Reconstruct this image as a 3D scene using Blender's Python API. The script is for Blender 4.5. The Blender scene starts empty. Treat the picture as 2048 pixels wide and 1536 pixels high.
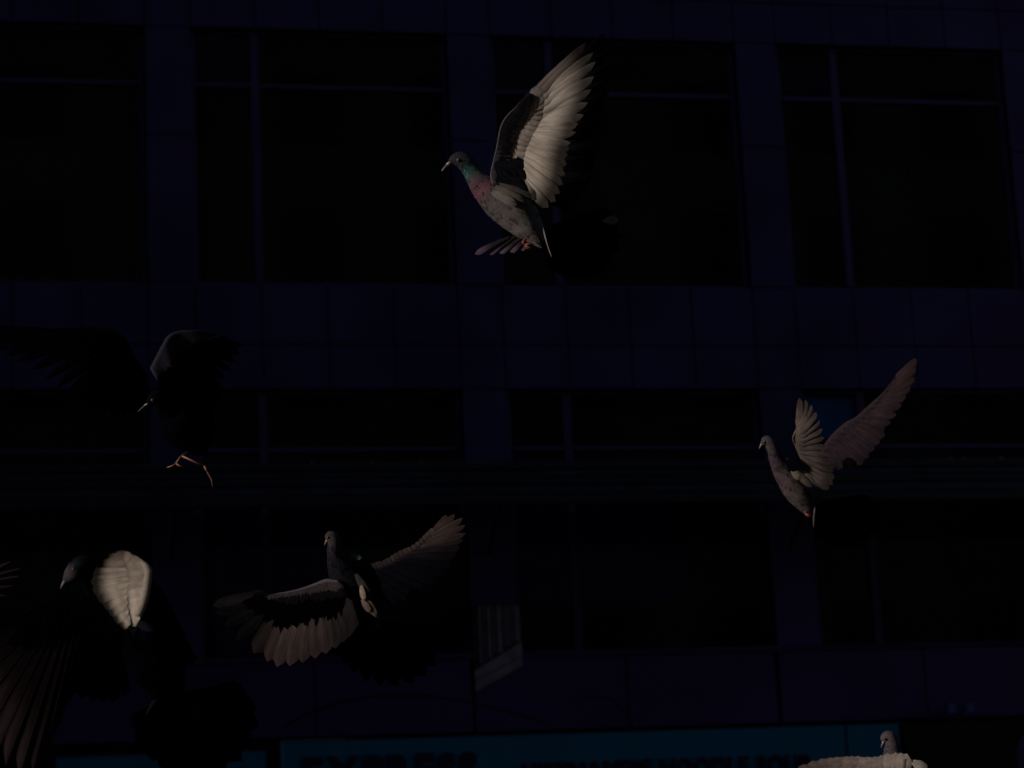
import bpy, math, random
import numpy as np
from mathutils import Vector, Matrix, noise
R = random.Random(7)
SC = bpy.context.scene
COL = SC.collection

# ------------------------------------------------------------------ camera
F = 4865.0                      # focal length in photo pixels (2048 wide)
CAM = Vector((0, 0, 1.6))
zc = Vector((-1014, 21168, -4865)).normalized()
xc = Vector((23600, 14, -4865)); xc = (xc - xc.dot(zc) * zc).normalized()
yc = zc.cross(xc)
C2W = Matrix((xc, yc, zc))      # rows are the world axes in camera coordinates
cd = bpy.data.cameras.new('camera'); cam = bpy.data.objects.new('camera', cd); COL.objects.link(cam)
cam.matrix_world = Matrix.Translation(CAM) @ C2W.to_4x4()
cd.sensor_width = 36; cd.lens = F * 36 / 2048; cd.clip_start = 0.1; cd.clip_end = 600
cd.dof.use_dof = True; cd.dof.focus_distance = 4.1; cd.dof.aperture_fstop = 10
SC.camera = cam

# ------------------------------------------------------------------ light
SUN_CAM = Vector((-0.90, 0.24, 0.40)).normalized()
S = (C2W @ SUN_CAM).normalized()            # world direction towards the sun
elev = math.asin(S.z)
w = bpy.data.worlds.new('World'); SC.world = w; w.use_nodes = True
nt = w.node_tree; bg = nt.nodes['Background']
sky = nt.nodes.new('ShaderNodeTexSky'); sky.sky_type = 'NISHITA'; sky.sun_disc = False
sky.sun_elevation = elev; sky.sun_rotation = math.atan2(S.x, S.y)
nt.links.new(sky.outputs[0], bg.inputs[0]); bg.inputs[1].default_value = 0.120
sl = bpy.data.lights.new('sun', 'SUN'); sl.energy = 4.6; sl.angle = math.radians(0.5); sl.color = (1.0, 0.88, 0.77)
so = bpy.data.objects.new('sun', sl); COL.objects.link(so)
so.rotation_euler = (-S).to_track_quat('-Z', 'Y').to_euler(); so.location = S * 50
SC.view_settings.view_transform = 'Standard'; SC.view_settings.look = 'None'
SC.view_settings.gamma = 1; SC.view_settings.use_curve_mapping = False
SC.view_settings.exposure = -1.40

# ------------------------------------------------------------------ materials
def new_mat(name):
    m = bpy.data.materials.new(name); m.use_nodes = True
    return m, m.node_tree, m.node_tree.nodes['Principled BSDF']

def plain(name, col, rough=0.6, spec=0.3, var=0.25, scale=6.0, bump=0.0, metallic=0.0):
    m, t, p = new_mat(name)
    n = t.nodes.new('ShaderNodeTexNoise'); n.inputs['Scale'].default_value = scale; n.inputs['Detail'].default_value = 8
    tc = t.nodes.new('ShaderNodeTexCoord'); t.links.new(tc.outputs['Object'], n.inputs['Vector'])
    r = t.nodes.new('ShaderNodeMapRange'); r.inputs[1].default_value = .3; r.inputs[2].default_value = .7
    r.inputs[3].default_value = 1 - var; r.inputs[4].default_value = 1 + var * .6
    t.links.new(n.outputs[0], r.inputs[0])
    mx = t.nodes.new('ShaderNodeVectorMath'); mx.operation = 'SCALE'; mx.inputs[0].default_value = col
    t.links.new(r.outputs[0], mx.inputs['Scale']); t.links.new(mx.outputs[0], p.inputs['Base Color'])
    p.inputs['Roughness'].default_value = rough; p.inputs['Specular IOR Level'].default_value = spec
    p.inputs['Metallic'].default_value = metallic
    if bump:
        b = t.nodes.new('ShaderNodeBump'); b.inputs['Strength'].default_value = bump; b.inputs['Distance'].default_value = .01
        n2 = t.nodes.new('ShaderNodeTexNoise'); n2.inputs['Scale'].default_value = scale * 12
        t.links.new(tc.outputs['Object'], n2.inputs['Vector'])
        t.links.new(n2.outputs[0], b.inputs['Height']); t.links.new(b.outputs[0], p.inputs['Normal'])
    return m

M = {}
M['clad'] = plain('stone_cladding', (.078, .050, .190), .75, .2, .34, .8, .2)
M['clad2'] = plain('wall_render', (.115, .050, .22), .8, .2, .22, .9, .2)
M['clad3'] = plain('lower_cladding', (.150, .075, .34), .75, .2, .18, 1.3, .2)  # same cladding, lightened to make up for the canopy's shade
M['joint'] = plain('joint', (.02, .015, .02), .9, .1)
M['frame'] = plain('window_frame', (.095, .052, .185), .5, .3, .1, 3)
M['room'] = plain('dark_room', (.20, .20, .25), .9, .0)
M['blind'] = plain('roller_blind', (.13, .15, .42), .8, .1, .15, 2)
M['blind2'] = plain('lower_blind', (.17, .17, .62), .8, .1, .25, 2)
M['bluefilm'] = plain('blue_film', (.012, .10, .30), .6, .2, .15, 2)
M['canopy'] = plain('canopy_metal', (.035, .033, .050), .6, .3, .3, 3)
M['canopy2'] = plain('canopy_slat', (.050, .045, .100), .5, .3, .3, 3)
M['teal'] = plain('teal_sign', (.0, .235, .45), .45, .3, .10, 1.2)
M['paleblue'] = plain('sign_frame', (.12, .30, .55), .4, .3, .15, 4)
M['letter'] = plain('sign_lettering', (.06, .018, .08), .5, .3, .1)
M['black'] = plain('black_sign', (.014, .013, .010), .5, .2, .2, 2)
M['light_patch'] = plain('painted_light', (.50, .36, .48), .8, .1, .3, 7)  # pale colour that paints the patch of light on the pillar
M['light_patch_dim'] = plain('painted_light_dim', (.07, .055, .10), .8, .1, .3, 7)
M['pale'] = plain('added_pale_render', (.13, .12, .125), .85, .1, .3, .4)
M['brick'] = plain('added_brick', (.16, .09, .07), .85, .1, .3, 3)
M['asphalt'] = plain('asphalt', (.05, .05, .05), .9, .2, .3, 2, .3)
M['paving'] = plain('paving', (.16, .15, .14), .9, .2, .3, 2, .3)
M['beak'] = plain('beak_horn', (.10, .088, .09), .35, .5, .2, 60)
M['cere'] = plain('cere', (.5, .47, .43), .6, .3, .15, 80)
M['foot'] = plain('foot_skin', (.27, .06, .055), .5, .4, .3, 90)
M['foot2'] = plain('foot_skin_orange', (.28, .125, .085), .5, .4, .3, 90)
M['claw'] = plain('claw', (.03, .025, .02), .4, .4)
M['iris'] = plain('iris', (.20, .05, .03), .2, .6, .2, 90)
M['pupil'] = plain('pupil', (.01, .01, .01), .05, .8)
M['lamp'] = plain('lamp_glass', (.32, .32, .36), .2, .5)
M['cable'] = plain('cable_rubber', (.02, .02, .02), .6, .3)
M['rachis'] = plain('feather_shaft', (.50, .46, .42), .5, .4, .2, 20)

# glass: sees the dark room behind it and mirrors the street
m, t, p = new_mat('window_glass'); t.nodes.remove(p)
tr = t.nodes.new('ShaderNodeBsdfTransparent'); tr.inputs[0].default_value = (.85, .87, .9, 1)
gl = t.nodes.new('ShaderNodeBsdfGlossy'); gl.inputs['Roughness'].default_value = .03
fr = t.nodes.new('ShaderNodeFresnel'); fr.inputs[0].default_value = 1.5
mxs = t.nodes.new('ShaderNodeMixShader')
t.links.new(fr.outputs[0], mxs.inputs[0]); t.links.new(tr.outputs[0], mxs.inputs[1]); t.links.new(gl.outputs[0], mxs.inputs[2])
t.links.new(mxs.outputs[0], t.nodes['Material Output'].inputs[0]); M['glass'] = m

# flight feather: colour from the object, tip darkened, or brightened to paint a sunlit tip, barbs as fine relief
m, t, p = new_mat('feather')
oi = t.nodes.new('ShaderNodeObjectInfo'); tc = t.nodes.new('ShaderNodeTexCoord')
sx = t.nodes.new('ShaderNodeSeparateXYZ'); t.links.new(tc.outputs['Object'], sx.inputs[0])
ab = t.nodes.new('ShaderNodeMath'); ab.operation = 'ABSOLUTE'; t.links.new(sx.outputs[1], ab.inputs[0])
ma = t.nodes.new('ShaderNodeMath'); ma.operation = 'MULTIPLY_ADD'; ma.inputs[1].default_value = -.35
t.links.new(ab.outputs[0], ma.inputs[0]); t.links.new(sx.outputs[0], ma.inputs[2])
cb = t.nodes.new('ShaderNodeCombineXYZ'); t.links.new(ma.outputs[0], cb.inputs[0])
wv = t.nodes.new('ShaderNodeTexWave'); wv.inputs['Scale'].default_value = 26; wv.inputs['Distortion'].default_value = 1.2
t.links.new(cb.outputs[0], wv.inputs['Vector'])
nz = t.nodes.new('ShaderNodeTexNoise'); nz.inputs['Scale'].default_value = 3.5; nz.inputs['Detail'].default_value = 6
ad = t.nodes.new('ShaderNodeVectorMath'); ad.operation = 'ADD'; t.links.new(tc.outputs['Object'], ad.inputs[0])
t.links.new(oi.outputs['Random'], ad.inputs[1]); t.links.new(ad.outputs[0], nz.inputs['Vector'])
v1 = t.nodes.new('ShaderNodeMapRange'); v1.inputs[1].default_value = .25; v1.inputs[2].default_value = .75; v1.inputs[3].default_value = .62; v1.inputs[4].default_value = 1.15
t.links.new(nz.outputs[0], v1.inputs[0])
v2 = t.nodes.new('ShaderNodeMapRange'); v2.inputs[3].default_value = .82; v2.inputs[4].default_value = 1.06; t.links.new(wv.outputs['Fac'], v2.inputs[0])
mm = t.nodes.new('ShaderNodeMath'); mm.operation = 'MULTIPLY'; t.links.new(v1.outputs[0], mm.inputs[0]); t.links.new(v2.outputs[0], mm.inputs[1])
tp = t.nodes.new('ShaderNodeMapRange'); tp.interpolation_type = 'SMOOTHSTEP'; tp.inputs[1].default_value = .42; tp.inputs[2].default_value = .86
tp.inputs[3].default_value = 0; tp.inputs[4].default_value = 1; t.links.new(sx.outputs[0], tp.inputs[0])
ta = t.nodes.new('ShaderNodeMath'); ta.operation = 'MULTIPLY'; t.links.new(tp.outputs[0], ta.inputs[0]); ot = t.nodes.new('ShaderNodeAttribute'); ot.attribute_type = 'OBJECT'; ot.attribute_name = 'tip_tone'; t.links.new(ot.outputs['Fac'], ta.inputs[1])
iv = t.nodes.new('ShaderNodeMath'); iv.operation = 'SUBTRACT'; iv.inputs[0].default_value = 1; t.links.new(ta.outputs[0], iv.inputs[1])
m2 = t.nodes.new('ShaderNodeMath'); m2.operation = 'MULTIPLY'; ed = t.nodes.new('ShaderNodeMapRange'); ed.interpolation_type = 'SMOOTHSTEP'; ed.inputs[1].default_value = .22; ed.inputs[2].default_value = .60; ed.inputs[3].default_value = 1; ed.inputs[4].default_value = .48
t.links.new(ab.outputs[0], ed.inputs[0]); me_ = t.nodes.new('ShaderNodeMath'); me_.operation = 'MULTIPLY'; t.links.new(mm.outputs[0], me_.inputs[0]); t.links.new(ed.outputs[0], me_.inputs[1])  # darker vane edges: partly own colour, partly painted shadow between feathers
t.links.new(me_.outputs[0], m2.inputs[0]); t.links.new(iv.outputs[0], m2.inputs[1])
cl = t.nodes.new('ShaderNodeVectorMath'); cl.operation = 'SCALE'; t.links.new(oi.outputs['Color'], cl.inputs[0]); t.links.new(m2.outputs[0], cl.inputs['Scale'])
t.links.new(cl.outputs[0], p.inputs['Base Color']); p.inputs['Roughness'].default_value = .85; p.inputs['Specular IOR Level'].default_value = .0
bp = t.nodes.new('ShaderNodeBump'); bp.inputs['Strength'].default_value = .25; bp.inputs['Distance'].default_value = .001
t.links.new(wv.outputs['Fac'], bp.inputs['Height']); t.links.new(bp.outputs[0], p.inputs['Normal'])
tl = t.nodes.new('ShaderNodeBsdfTranslucent'); t.links.new(cl.outputs[0], tl.inputs[0])
ms = t.nodes.new('ShaderNodeMixShader'); ms.inputs[0].default_value = .12
t.links.new(p.outputs[0], ms.inputs[1]); t.links.new(tl.outputs[0], ms.inputs[2]); t.links.new(ms.outputs[0], t.nodes['Material Output'].inputs[0])
M['feather'] = m

# body plumage: pattern colour stored on the mesh, mottled
m, t, p = new_mat('plumage')
at = t.nodes.new('ShaderNodeAttribute'); at.attribute_name = 'Col'
tc = t.nodes.new('ShaderNodeTexCoord')
vo = t.nodes.new('ShaderNodeTexVoronoi'); vo.inputs['Scale'].default_value = 420; t.links.new(tc.outputs['Object'], vo.inputs['Vector'])
v1 = t.nodes.new('ShaderNodeMapRange'); v1.inputs[1].default_value = 0; v1.inputs[2].default_value = .8; v1.inputs[3].default_value = 1.12; v1.inputs[4].default_value = .75
t.links.new(vo.outputs['Distance'], v1.inputs[0])
cl = t.nodes.new('ShaderNodeVectorMath'); cl.operation = 'SCALE'; t.links.new(at.outputs['Color'], cl.inputs[0]); t.links.new(v1.outputs[0], cl.inputs['Scale'])
t.links.new(cl.outputs[0], p.inputs['Base Color']); p.inputs['Roughness'].default_value = .9; p.inputs['Specular IOR Level'].default_value = .0
bp = t.nodes.new('ShaderNodeBump'); bp.inputs['Strength'].default_value = .2; bp.inputs['Distance'].default_value = .001
t.links.new(vo.outputs['Distance'], bp.inputs['Height']); t.links.new(bp.outputs[0], p.inputs['Normal'])
M['plumage'] = m

# ------------------------------------------------------------------ object helpers
WM = {}
def link(name, data, parent=None, world=None, kind=None):
    o = bpy.data.objects.new(name, data); COL.objects.link(o)
    world = world or Matrix.Identity(4)
    WM[o] = world
    if parent is not None:
        o.parent = parent; o.matrix_local = WM[parent].inverted() @ world
    else:
        o.matrix_world = world
    if kind: o['kind'] = kind
    return o
def tag(o, label, cat, group=None):
    o['label'] = label; o['category'] = cat
    if group: o['group'] = group
    return o
def empty(name, loc, label, cat, group=None):
    o = link(name, None, None, Matrix.Translation(loc)); o.empty_display_size = .1
    return tag(o, label, cat, group)
def mesh(name, v, f, mats, smooth=False, mi=None):
    me = bpy.data.meshes.new(name); me.from_pydata([tuple(q) for q in v], [], f)
    for q in (mats if isinstance(mats, (list, tuple)) else [mats]): me.materials.append(q)
    if smooth: me.polygons.foreach_set('use_smooth', [True] * len(me.polygons))
    if mi: me.polygons.foreach_set('material_index', mi)
    me.update(); return me
class MB:
    def __init__(s): s.v = []; s.f = []
    def box(s, x0, x1, y0, y1, z0, z1, ch=0.0):
        b = len(s.v)
        if ch:   # chamfered towards -Y (the street side)
            s.v += [(x0, y1, z0), (x1, y1, z0), (x1, y1, z1), (x0, y1, z1), (x0, y0 + ch, z0), (x1, y0 + ch, z0), (x1, y0 + ch, z1), (x0, y0 + ch, z1),
                    (x0 + ch, y0, z0 + ch), (x1 - ch, y0, z0 + ch), (x1 - ch, y0, z1 - ch), (x0 + ch, y0, z1 - ch)]
            q = [(0, 3, 2, 1)] + [(i, (i + 1) % 4, 4 + (i + 1) % 4, 4 + i) for i in range(4)] + [(4 + i, 4 + (i + 1) % 4, 8 + (i + 1) % 4, 8 + i) for i in range(4)] + [(8, 9, 10, 11)]
        else:
            s.v += [(x, y, z) for z in (z0, z1) for y in (y0, y1) for x in (x0, x1)]
            q = [(0, 2, 3, 1), (4, 5, 7, 6), (0, 1, 5, 4), (2, 6, 7, 3), (0, 4, 6, 2), (1, 3, 7, 5)]
        s.f += [tuple(b + i for i in k) for k in q]; return s
    def tube(s, pts, rad, n=8):
        pts = [Vector(p) for p in pts]; b = len(s.v); k = len(pts)
        rad = rad if isinstance(rad, (list, tuple)) else [rad] * k
        for i, p in enumerate(pts):
            tg = (pts[min(i + 1, k - 1)] - pts[max(i - 1, 0)]).normalized()
            a = tg.cross(Vector((.31, .87, .39))).normalized(); c = tg.cross(a)
            for j in range(n):
                th = 2 * math.pi * j / n
                s.v.append(tuple(p + (a * math.cos(th) + c * math.sin(th)) * rad[i]))
        for i in range(k - 1):
            for j in range(n):
                s.f.append((b + i * n + j, b + i * n + (j + 1) % n, b + (i + 1) * n + (j + 1) % n, b + (i + 1) * n + j))
        s.f.append(tuple(b + j for j in range(n))[::-1]); s.f.append(tuple(b + (k - 1) * n + j for j in range(n)))
        return s
    def ball(s, c, r, n=10):
        b = len(s.v); c = Vector(c); r = Vector(r) if not isinstance(r, (int, float)) else Vector((r, r, r))
        for i in range(n + 1):
            ph = math.pi * i / n
            for j in range(n * 2):
                th = math.pi * j / n
                s.v.append((c.x + r.x * math.sin(ph) * math.cos(th), c.y + r.y * math.sin(ph) * math.sin(th), c.z + r.z * math.cos(ph)))
        for i in range(n):
            for j in range(n * 2):
                s.f.append((b + i * 2 * n + j, b + i * 2 * n + (j + 1) % (2 * n), b + (i + 1) * 2 * n + (j + 1) % (2 * n), b + (i + 1) * 2 * n + j))
        return s
    def build(s, name, mat, parent=None, smooth=False, kind=None):
        return link(name, mesh(name, s.v, s.f, mat, smooth), parent, None, kind)

# ------------------------------------------------------------------ setting: street, buildings
FY = 24.0          # facade plane
MB().box(-150, 150, -12, 150, -.3, 0).build('ground', M['asphalt'], kind='structure')
MB().box(-150, 150, 20.5, 23.6, .004, .13).build('pavement', M['paving'], kind='structure')

B = empty('office_building', (4.8, FY, 0), 'dark purple clad office block with rows of black windows behind the flying pigeons', 'building')
PIL = [-1.79 + 3.16 * k for k in range(-1, 6)]      # left edges of the pillars... pillar k spans x..x+.47
PIL = [-4.96, -1.80, 1.36, 4.54, 7.73, 10.83, 13.95]
PW = .47
rows = [(8.28, 11.05, 10.445), (4.42, 7.17, 6.56), (12.16, 14.93, 14.32)]
X0, X1 = -4.96, 14.42
# backing wall (behind panels, open where the windows are)
bw = MB()
for z0, z1 in ((0.0, 4.42), (7.17, 8.28), (11.05, 12.16), (14.93, 16.5)):
    bw.box(X0, X1, FY + .0, FY + .4, z0, z1)
for px_ in PIL:
    for z0, z1, _ in rows: bw.box(px_ + .03, px_ + PW - .03, FY + .001, FY + .4, z0, z1)
bw.build('wall', M['joint'], B)
room = MB()
for z0, z1, _ in rows:
    for a, b in zip(PIL[:-1], PIL[1:]):
        x0, x1 = a + PW, b
        room.box(x0, x1, FY + 1.2, FY + 1.3, z0 - .1, z1 + .1).box(x0 - .1, x0, FY + .35, FY + 1.3, z0 - .1, z1 + .1).box(x1, x1 + .1, FY + .35, FY + 1.3, z0 - .1, z1 + .1)
        room.box(x0, x1, FY + .30, FY + 1.2, z0 - .1, z0 - .002).box(x0, x1, FY + .30, FY + 1.2, z1 + .002, z1 + .1)
room.build('interior', M['room'], B)
G = .007   # half joint
def panel(x0, x1, z0, z1, y=FY - .03, mat='clad', name='cladding_panel'):
    dy = R.uniform(-.002, .002)
    MB().box(x0 + G, x1 - G, y + dy, FY - .001, z0 + G, z1 - G, .004).build(name, M[mat], B)
# spandrels: four panels per bay, one on each pillar, two courses
for z0, zm, z1 in ((7.17, 7.64, 8.28), (11.05, 11.52, 12.16)):
    for k, a in enumerate(PIL):
        for q0, q1 in ((z0, zm), (zm, z1)):
            panel(a, a + PW, q0, q1)
            if k < len(PIL) - 1:
                x0, x1 = a + PW, PIL[k + 1]
                for j in range(4): panel(x0 + (x1 - x0) * j / 4, x0 + (x1 - x0) * (j + 1) / 4, q0, q1)
# pillars stand a little proud
for a in PIL:
    for z0, z1 in ((4.42, 5.98), (5.98, 7.17), (8.28, 9.86), (9.86, 11.05), (12.16, 13.74)):
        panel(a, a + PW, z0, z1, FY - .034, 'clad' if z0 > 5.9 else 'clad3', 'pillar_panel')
# wall above the shop signs
for k, a in enumerate(PIL[:-1]):
    for j in range(2):
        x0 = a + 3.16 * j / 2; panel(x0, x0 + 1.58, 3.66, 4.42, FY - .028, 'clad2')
MB().box(X0, X1, FY - .05, FY - .001, 4.40, 4.455).build('sill_band', M['clad'], B)
# windows
def window(x0, x1, z0, z1, ztr, xm):
    f = .055
    d0, d1 = FY + .06, FY + .12
    w_ = MB()
    w_.box(x0, x0 + f, d0, d1, z0, z1).box(x1 - f, x1, d0, d1, z0, z1)
    w_.box(x0 + f, x1 - f, d0, d1, z0, z0 + f * .6).box(x0 + f, x1 - f, d0, d1, z1 - f * .6, z1)
    w = w_.build('window', M['frame'], B)
    MB().box(xm - .042, xm + .042, d0 - .03, d1 - .002, z0 + f * .6, z1 - f * .6).build('mullion', M['frame'], w)
    for a, b in ((x0 + f, xm - .042), (xm + .042, x1 - f)):
        MB().box(a, b, d0 - .02, d1 - .004, ztr - .022, ztr + .022).build('transom', M['frame'], w)
        for q0, q1 in ((z0 + f * .6, ztr - .022), (ztr + .022, z1 - f * .6)):
            MB().box(a, b, d0 + .025, d0 + .033, q0, q1).build('pane', M['glass'], w)
    return w
def blind(w, x0, x1, z0, z1, mat='blind'):
    d = .076 if mat == 'bluefilm' else .098
    MB().box(x0, x1, FY + d, FY + d + .004, z0, z1).build('blind', M[mat], w)
for ri, (z0, z1, ztr) in enumerate(rows):
    for k in range(len(PIL) - 1):
        x0, x1 = PIL[k] + PW, PIL[k + 1]; xm = x0 + .67 if k != 3 else x0 + .645
        w_ = window(x0, x1, z0, z1, ztr, xm)
        if ri == 0 and k in (2, 4, 3):
            blind(w_, x0 + .06, xm - .05, ztr + .03, z1 - .04 - .1 * (k == 4))
        if ri == 1:
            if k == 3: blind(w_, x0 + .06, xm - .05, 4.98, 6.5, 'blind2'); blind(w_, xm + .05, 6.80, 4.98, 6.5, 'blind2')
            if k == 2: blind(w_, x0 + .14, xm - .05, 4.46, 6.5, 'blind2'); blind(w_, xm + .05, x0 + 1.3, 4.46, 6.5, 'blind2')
            if k == 4: blind(w_, x0 + .06, xm - .05, 6.66, 7.1, 'bluefilm')
# canopy in front of the upper part of the lower windows
cn = MB().box(X0, X1, FY - 1.1, FY - .06, 5.96, 6.0).build('canopy', M['canopy'], B)
for i, (q0, q1, mt) in enumerate(((6.105, 6.18, 'canopy'), (6.03, 6.10, 'canopy2'), (5.955, 6.025, 'canopy'), (5.86, 5.95, 'canopy2'), (5.76, 5.855, 'canopy'))):
    MB().box(X0, X1, FY - 1.16 + .012 * (i % 2), FY - 1.102, q0, q1, .01).build('canopy_slat', M[mt], cn)
for k in range(7):
    x = PIL[k] + .2
    MB().tube([(x, FY - .06, 5.45), (x, FY - .35, 5.60), (x, FY - .75, 5.80), (x, FY - 1.05, 5.955)], .022).build('bracket', M['canopy'], cn, True)
for x in (2.84, 3.42, 3.9, 9.35, 9.5, 9.9):
    q = MB().ball((x, FY - 1.13, 6.192), .011, 5).box(x - .02, x + .02, FY - 1.15, FY - 1.11, 6.179, 6.184)
    q.build('canopy_bulb', M['lamp'], cn, True)

# teal shop sign with lettering
def text_mesh(ch, size, bold=.0, squash=1.0):
    c = bpy.data.curves.new('glyph', 'FONT'); c.body = ch; c.size = size; c.offset = bold; c.extrude = .012
    c.align_x = 'LEFT'; o = bpy.data.objects.new('glyph', c); COL.objects.link(o)
    dg = bpy.context.evaluated_depsgraph_get(); me = bpy.data.meshes.new_from_object(o.evaluated_get(dg))
    bpy.data.objects.remove(o); bpy.data.curves.remove(c)
    for v in me.vertices: v.co.x *= squash
    return me
def lettering(txt, x0, x1, ztop, size, y, parent, bold, mat):
    ms, adv, cx = [], [], 0
    for ch in txt:
        if ch == ' ': cx += size * .30; continue
        me = text_mesh(ch, size, bold); xs = [v.co.x for v in me.vertices]
        ms.append((ch, me, cx - min(xs))); cx += max(xs) - min(xs) + size * .085
    k = (x1 - x0) / (cx - size * .085)
    zt = max(v.co.y for v in ms[0][1].vertices)
    rot = Matrix.Rotation(math.pi / 2, 4, 'X')
    for ch, me, dx in ms:
        me.materials.clear(); me.materials.append(M[mat])
        link('letter', me, parent, Matrix.Translation((x0 + dx * k, y, ztop - zt)) @ rot @ Matrix.Diagonal((k, 1, 1, 1)))
SY = FY - .22
sg = empty('shop_sign', (5.7, SY, 2.6), 'long teal shop sign reading EXPRESS and VIETNAMESE NOODLE SOUP', 'sign')
MB().box(2.60, 8.32, SY, FY - .06, 2.45, 3.605).build('sign_panel', M['teal'], sg)
MB().box(8.345, 8.91, SY, FY - .06, 2.45, 3.605).build('sign_panel', M['teal'], sg)
MB().box(2.565, 2.598, SY - .015, FY - .06, 2.43, 3.62).build('sign_frame', M['paleblue'], sg)
MB().box(2.60, 3.2, SY - .012, FY - .06, 3.607, 3.622).build('sign_frame', M['paleblue'], sg)
lettering('EXPRESS', 2.79, 4.50, 3.452, .42, SY - .013, sg, .018, 'letter')
lettering('VIETNAMESE NOODLE SOUP', 4.95, 7.93, 3.325, .24, SY - .013, sg, .008, 'letter')
sg2 = empty('shop_sign', (1.4, SY, 2.6), 'short teal sign panel at the bottom left behind the pigeon tail', 'sign')
MB().box(.42, 2.42, SY, FY - .06, 2.45, 3.52).build('sign_panel', M['teal'], sg2)
MB().box(.40, 2.44, SY + .01, FY - .062, 3.522, 3.535).build('sign_trim', M['frame'], sg2)
sg3 = empty('shop_sign', (10, SY, 2.6), 'black shop sign panel with faint round emblem at the bottom right corner', 'sign')
MB().box(8.95, 13.0, SY - .03, FY - .06, 2.45, 3.60).build('sign_panel', M['black'], sg3)
ring = MB()
for j in range(28):
    a0, a1 = 2 * math.pi * j / 28, 2 * math.pi * (j + 1) / 28
    c, r0, r1, y0 = (10.5, 3.2), .27, .36, SY - .034
    b = len(ring.v)
    for yy in (y0, y0 - .01):
        for a, r in ((a0, r0), (a0, r1), (a1, r1), (a1, r0)): ring.v.append((c[0] + r * math.cos(a), yy, c[1] + r * math.sin(a)))
    ring.f += [(b + 4, b + 5, b + 6, b + 7), (b + 1, b + 2, b + 6, b + 5), (b, b + 4, b + 7, b + 3)]
ring.build('emblem', M['frame'], sg3)
# slanted patch of light on the second pillar, painted with pale pieces
bn = empty('pillar_light_patch', (4.8, FY - .04, 4.2), 'faint slanted patch of light with vertical strokes, painted as pale pieces on the pillar below the canopy', 'light patch')
def slantbox(x0, x1, za0, za1, zb0, zb1, y0, y1, name, mat):  # za at x0, zb at x1
    v = [(x0, y0, za0), (x1, y0, zb0), (x1, y0, zb1), (x0, y0, za1), (x0, y1, za0), (x1, y1, zb0), (x1, y1, zb1), (x0, y1, za1)]
    f = [(0, 1, 2, 3), (7, 6, 5, 4), (0, 4, 5, 1), (1, 5, 6, 2), (2, 6, 7, 3), (3, 7, 4, 0)]
    link(name, mesh(name, v, f, M[mat]), bn)
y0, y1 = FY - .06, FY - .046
slantbox(4.55, 5.04, 4.18, 4.27, 4.41, 4.55, y0, y1, 'light_patch_strip', 'light_patch')
slantbox(4.55, 5.04, 4.06, 4.17, 4.31, 4.40, y0, y1, 'light_patch_strip', 'light_patch')
slantbox(4.55, 5.04, 4.28, 4.93, 4.56, 4.93, y0 + .004, y1, 'light_patch_sheet', 'light_patch_dim')
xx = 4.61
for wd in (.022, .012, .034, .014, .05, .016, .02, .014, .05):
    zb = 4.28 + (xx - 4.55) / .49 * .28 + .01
    MB().box(xx, xx + wd, y0 - .004, y0 + .003, zb + .02, 4.92).build('light_patch_stroke', M['light_patch'], bn)
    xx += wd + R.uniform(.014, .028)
# cables
def cable(pts, lab):
    P = [Vector(q) for q in pts]; out = []
    for i in range(25):
        u = i / 24; a = P[0].lerp(P[1], u); b_ = P[1].lerp(P[2], u); out.append(a.lerp(b_, u))
    tag(MB().tube(out, .012, 6).build('cable', M['cable'], None, True), lab, 'cable', 'cables slung above the shop sign')
cable([(2.6, FY - .2, 3.75), (3.6, FY - .2, 4.35), (5.3, FY - .2, 3.68)], 'thin black cable looping over the left end of the teal sign')
cable([(5.6, FY - .2, 3.95), (6.0, FY - .2, 4.02), (6.1, FY - .2, 3.66)], 'short cable dropping to the middle of the teal sign')
for x, lab in ((9.46, 'left of two small bluish spotlights above the black sign'), (9.66, 'right of two small bluish spotlights above the black sign')):
    e = empty('spotlight', (x, FY - .3, 3.68), lab, 'light', 'spotlights above the black sign')
    MB().box(x - .05, x + .04, FY - .34, FY - .24, 3.68, 3.78, .012).build('lamp_housing', M['blind'], e)
    MB().tube([(x, FY - .24, 3.73), (x, FY - .03, 3.70)], .012).build('bracket', M['canopy'], e)

# unseen buildings added to keep sun and sky off the facade
def block(x0, x1, y0, y1, h, label, face, mat='brick'):
    e = empty('added_building', ((x0 + x1) / 2, (y0 + y1) / 2, 0), label, 'building')
    MB().box(x0, x1, y0, y1, 0, h).build('wall', M[mat], e)
    MB().box(x0 - .2, x1 + .2, y0 - .2, y1 + .2, h + .002, h + .5).build('roof', M['joint'], e)
    z = 4.5
    while z < h - 2.5:
        if face == 'x':
            y = y0 + 1
            while y < y1 - 2: MB().box(x1 + .002, x1 + .05, y, y + 1.4, z, z + 1.8).build('window', M['black'], e); y += 2.8
        else:
            x = x0 + 1
            while x < x1 - 2: MB().box(x, x + 1.6, y1 + .002, y1 + .05, z, z + 1.9).build('window', M['black'], e); x += 3.6
        z += 3.6
block(-24, -5.6, 10.5, 30, 21, 'unseen tall brick block added at the left to keep the sun off the office block', 'x')
block(-30, 40, -26, -13, 36, 'unseen long pale rendered building added on the other side of the street behind the viewer', 'y', 'pale')

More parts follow.
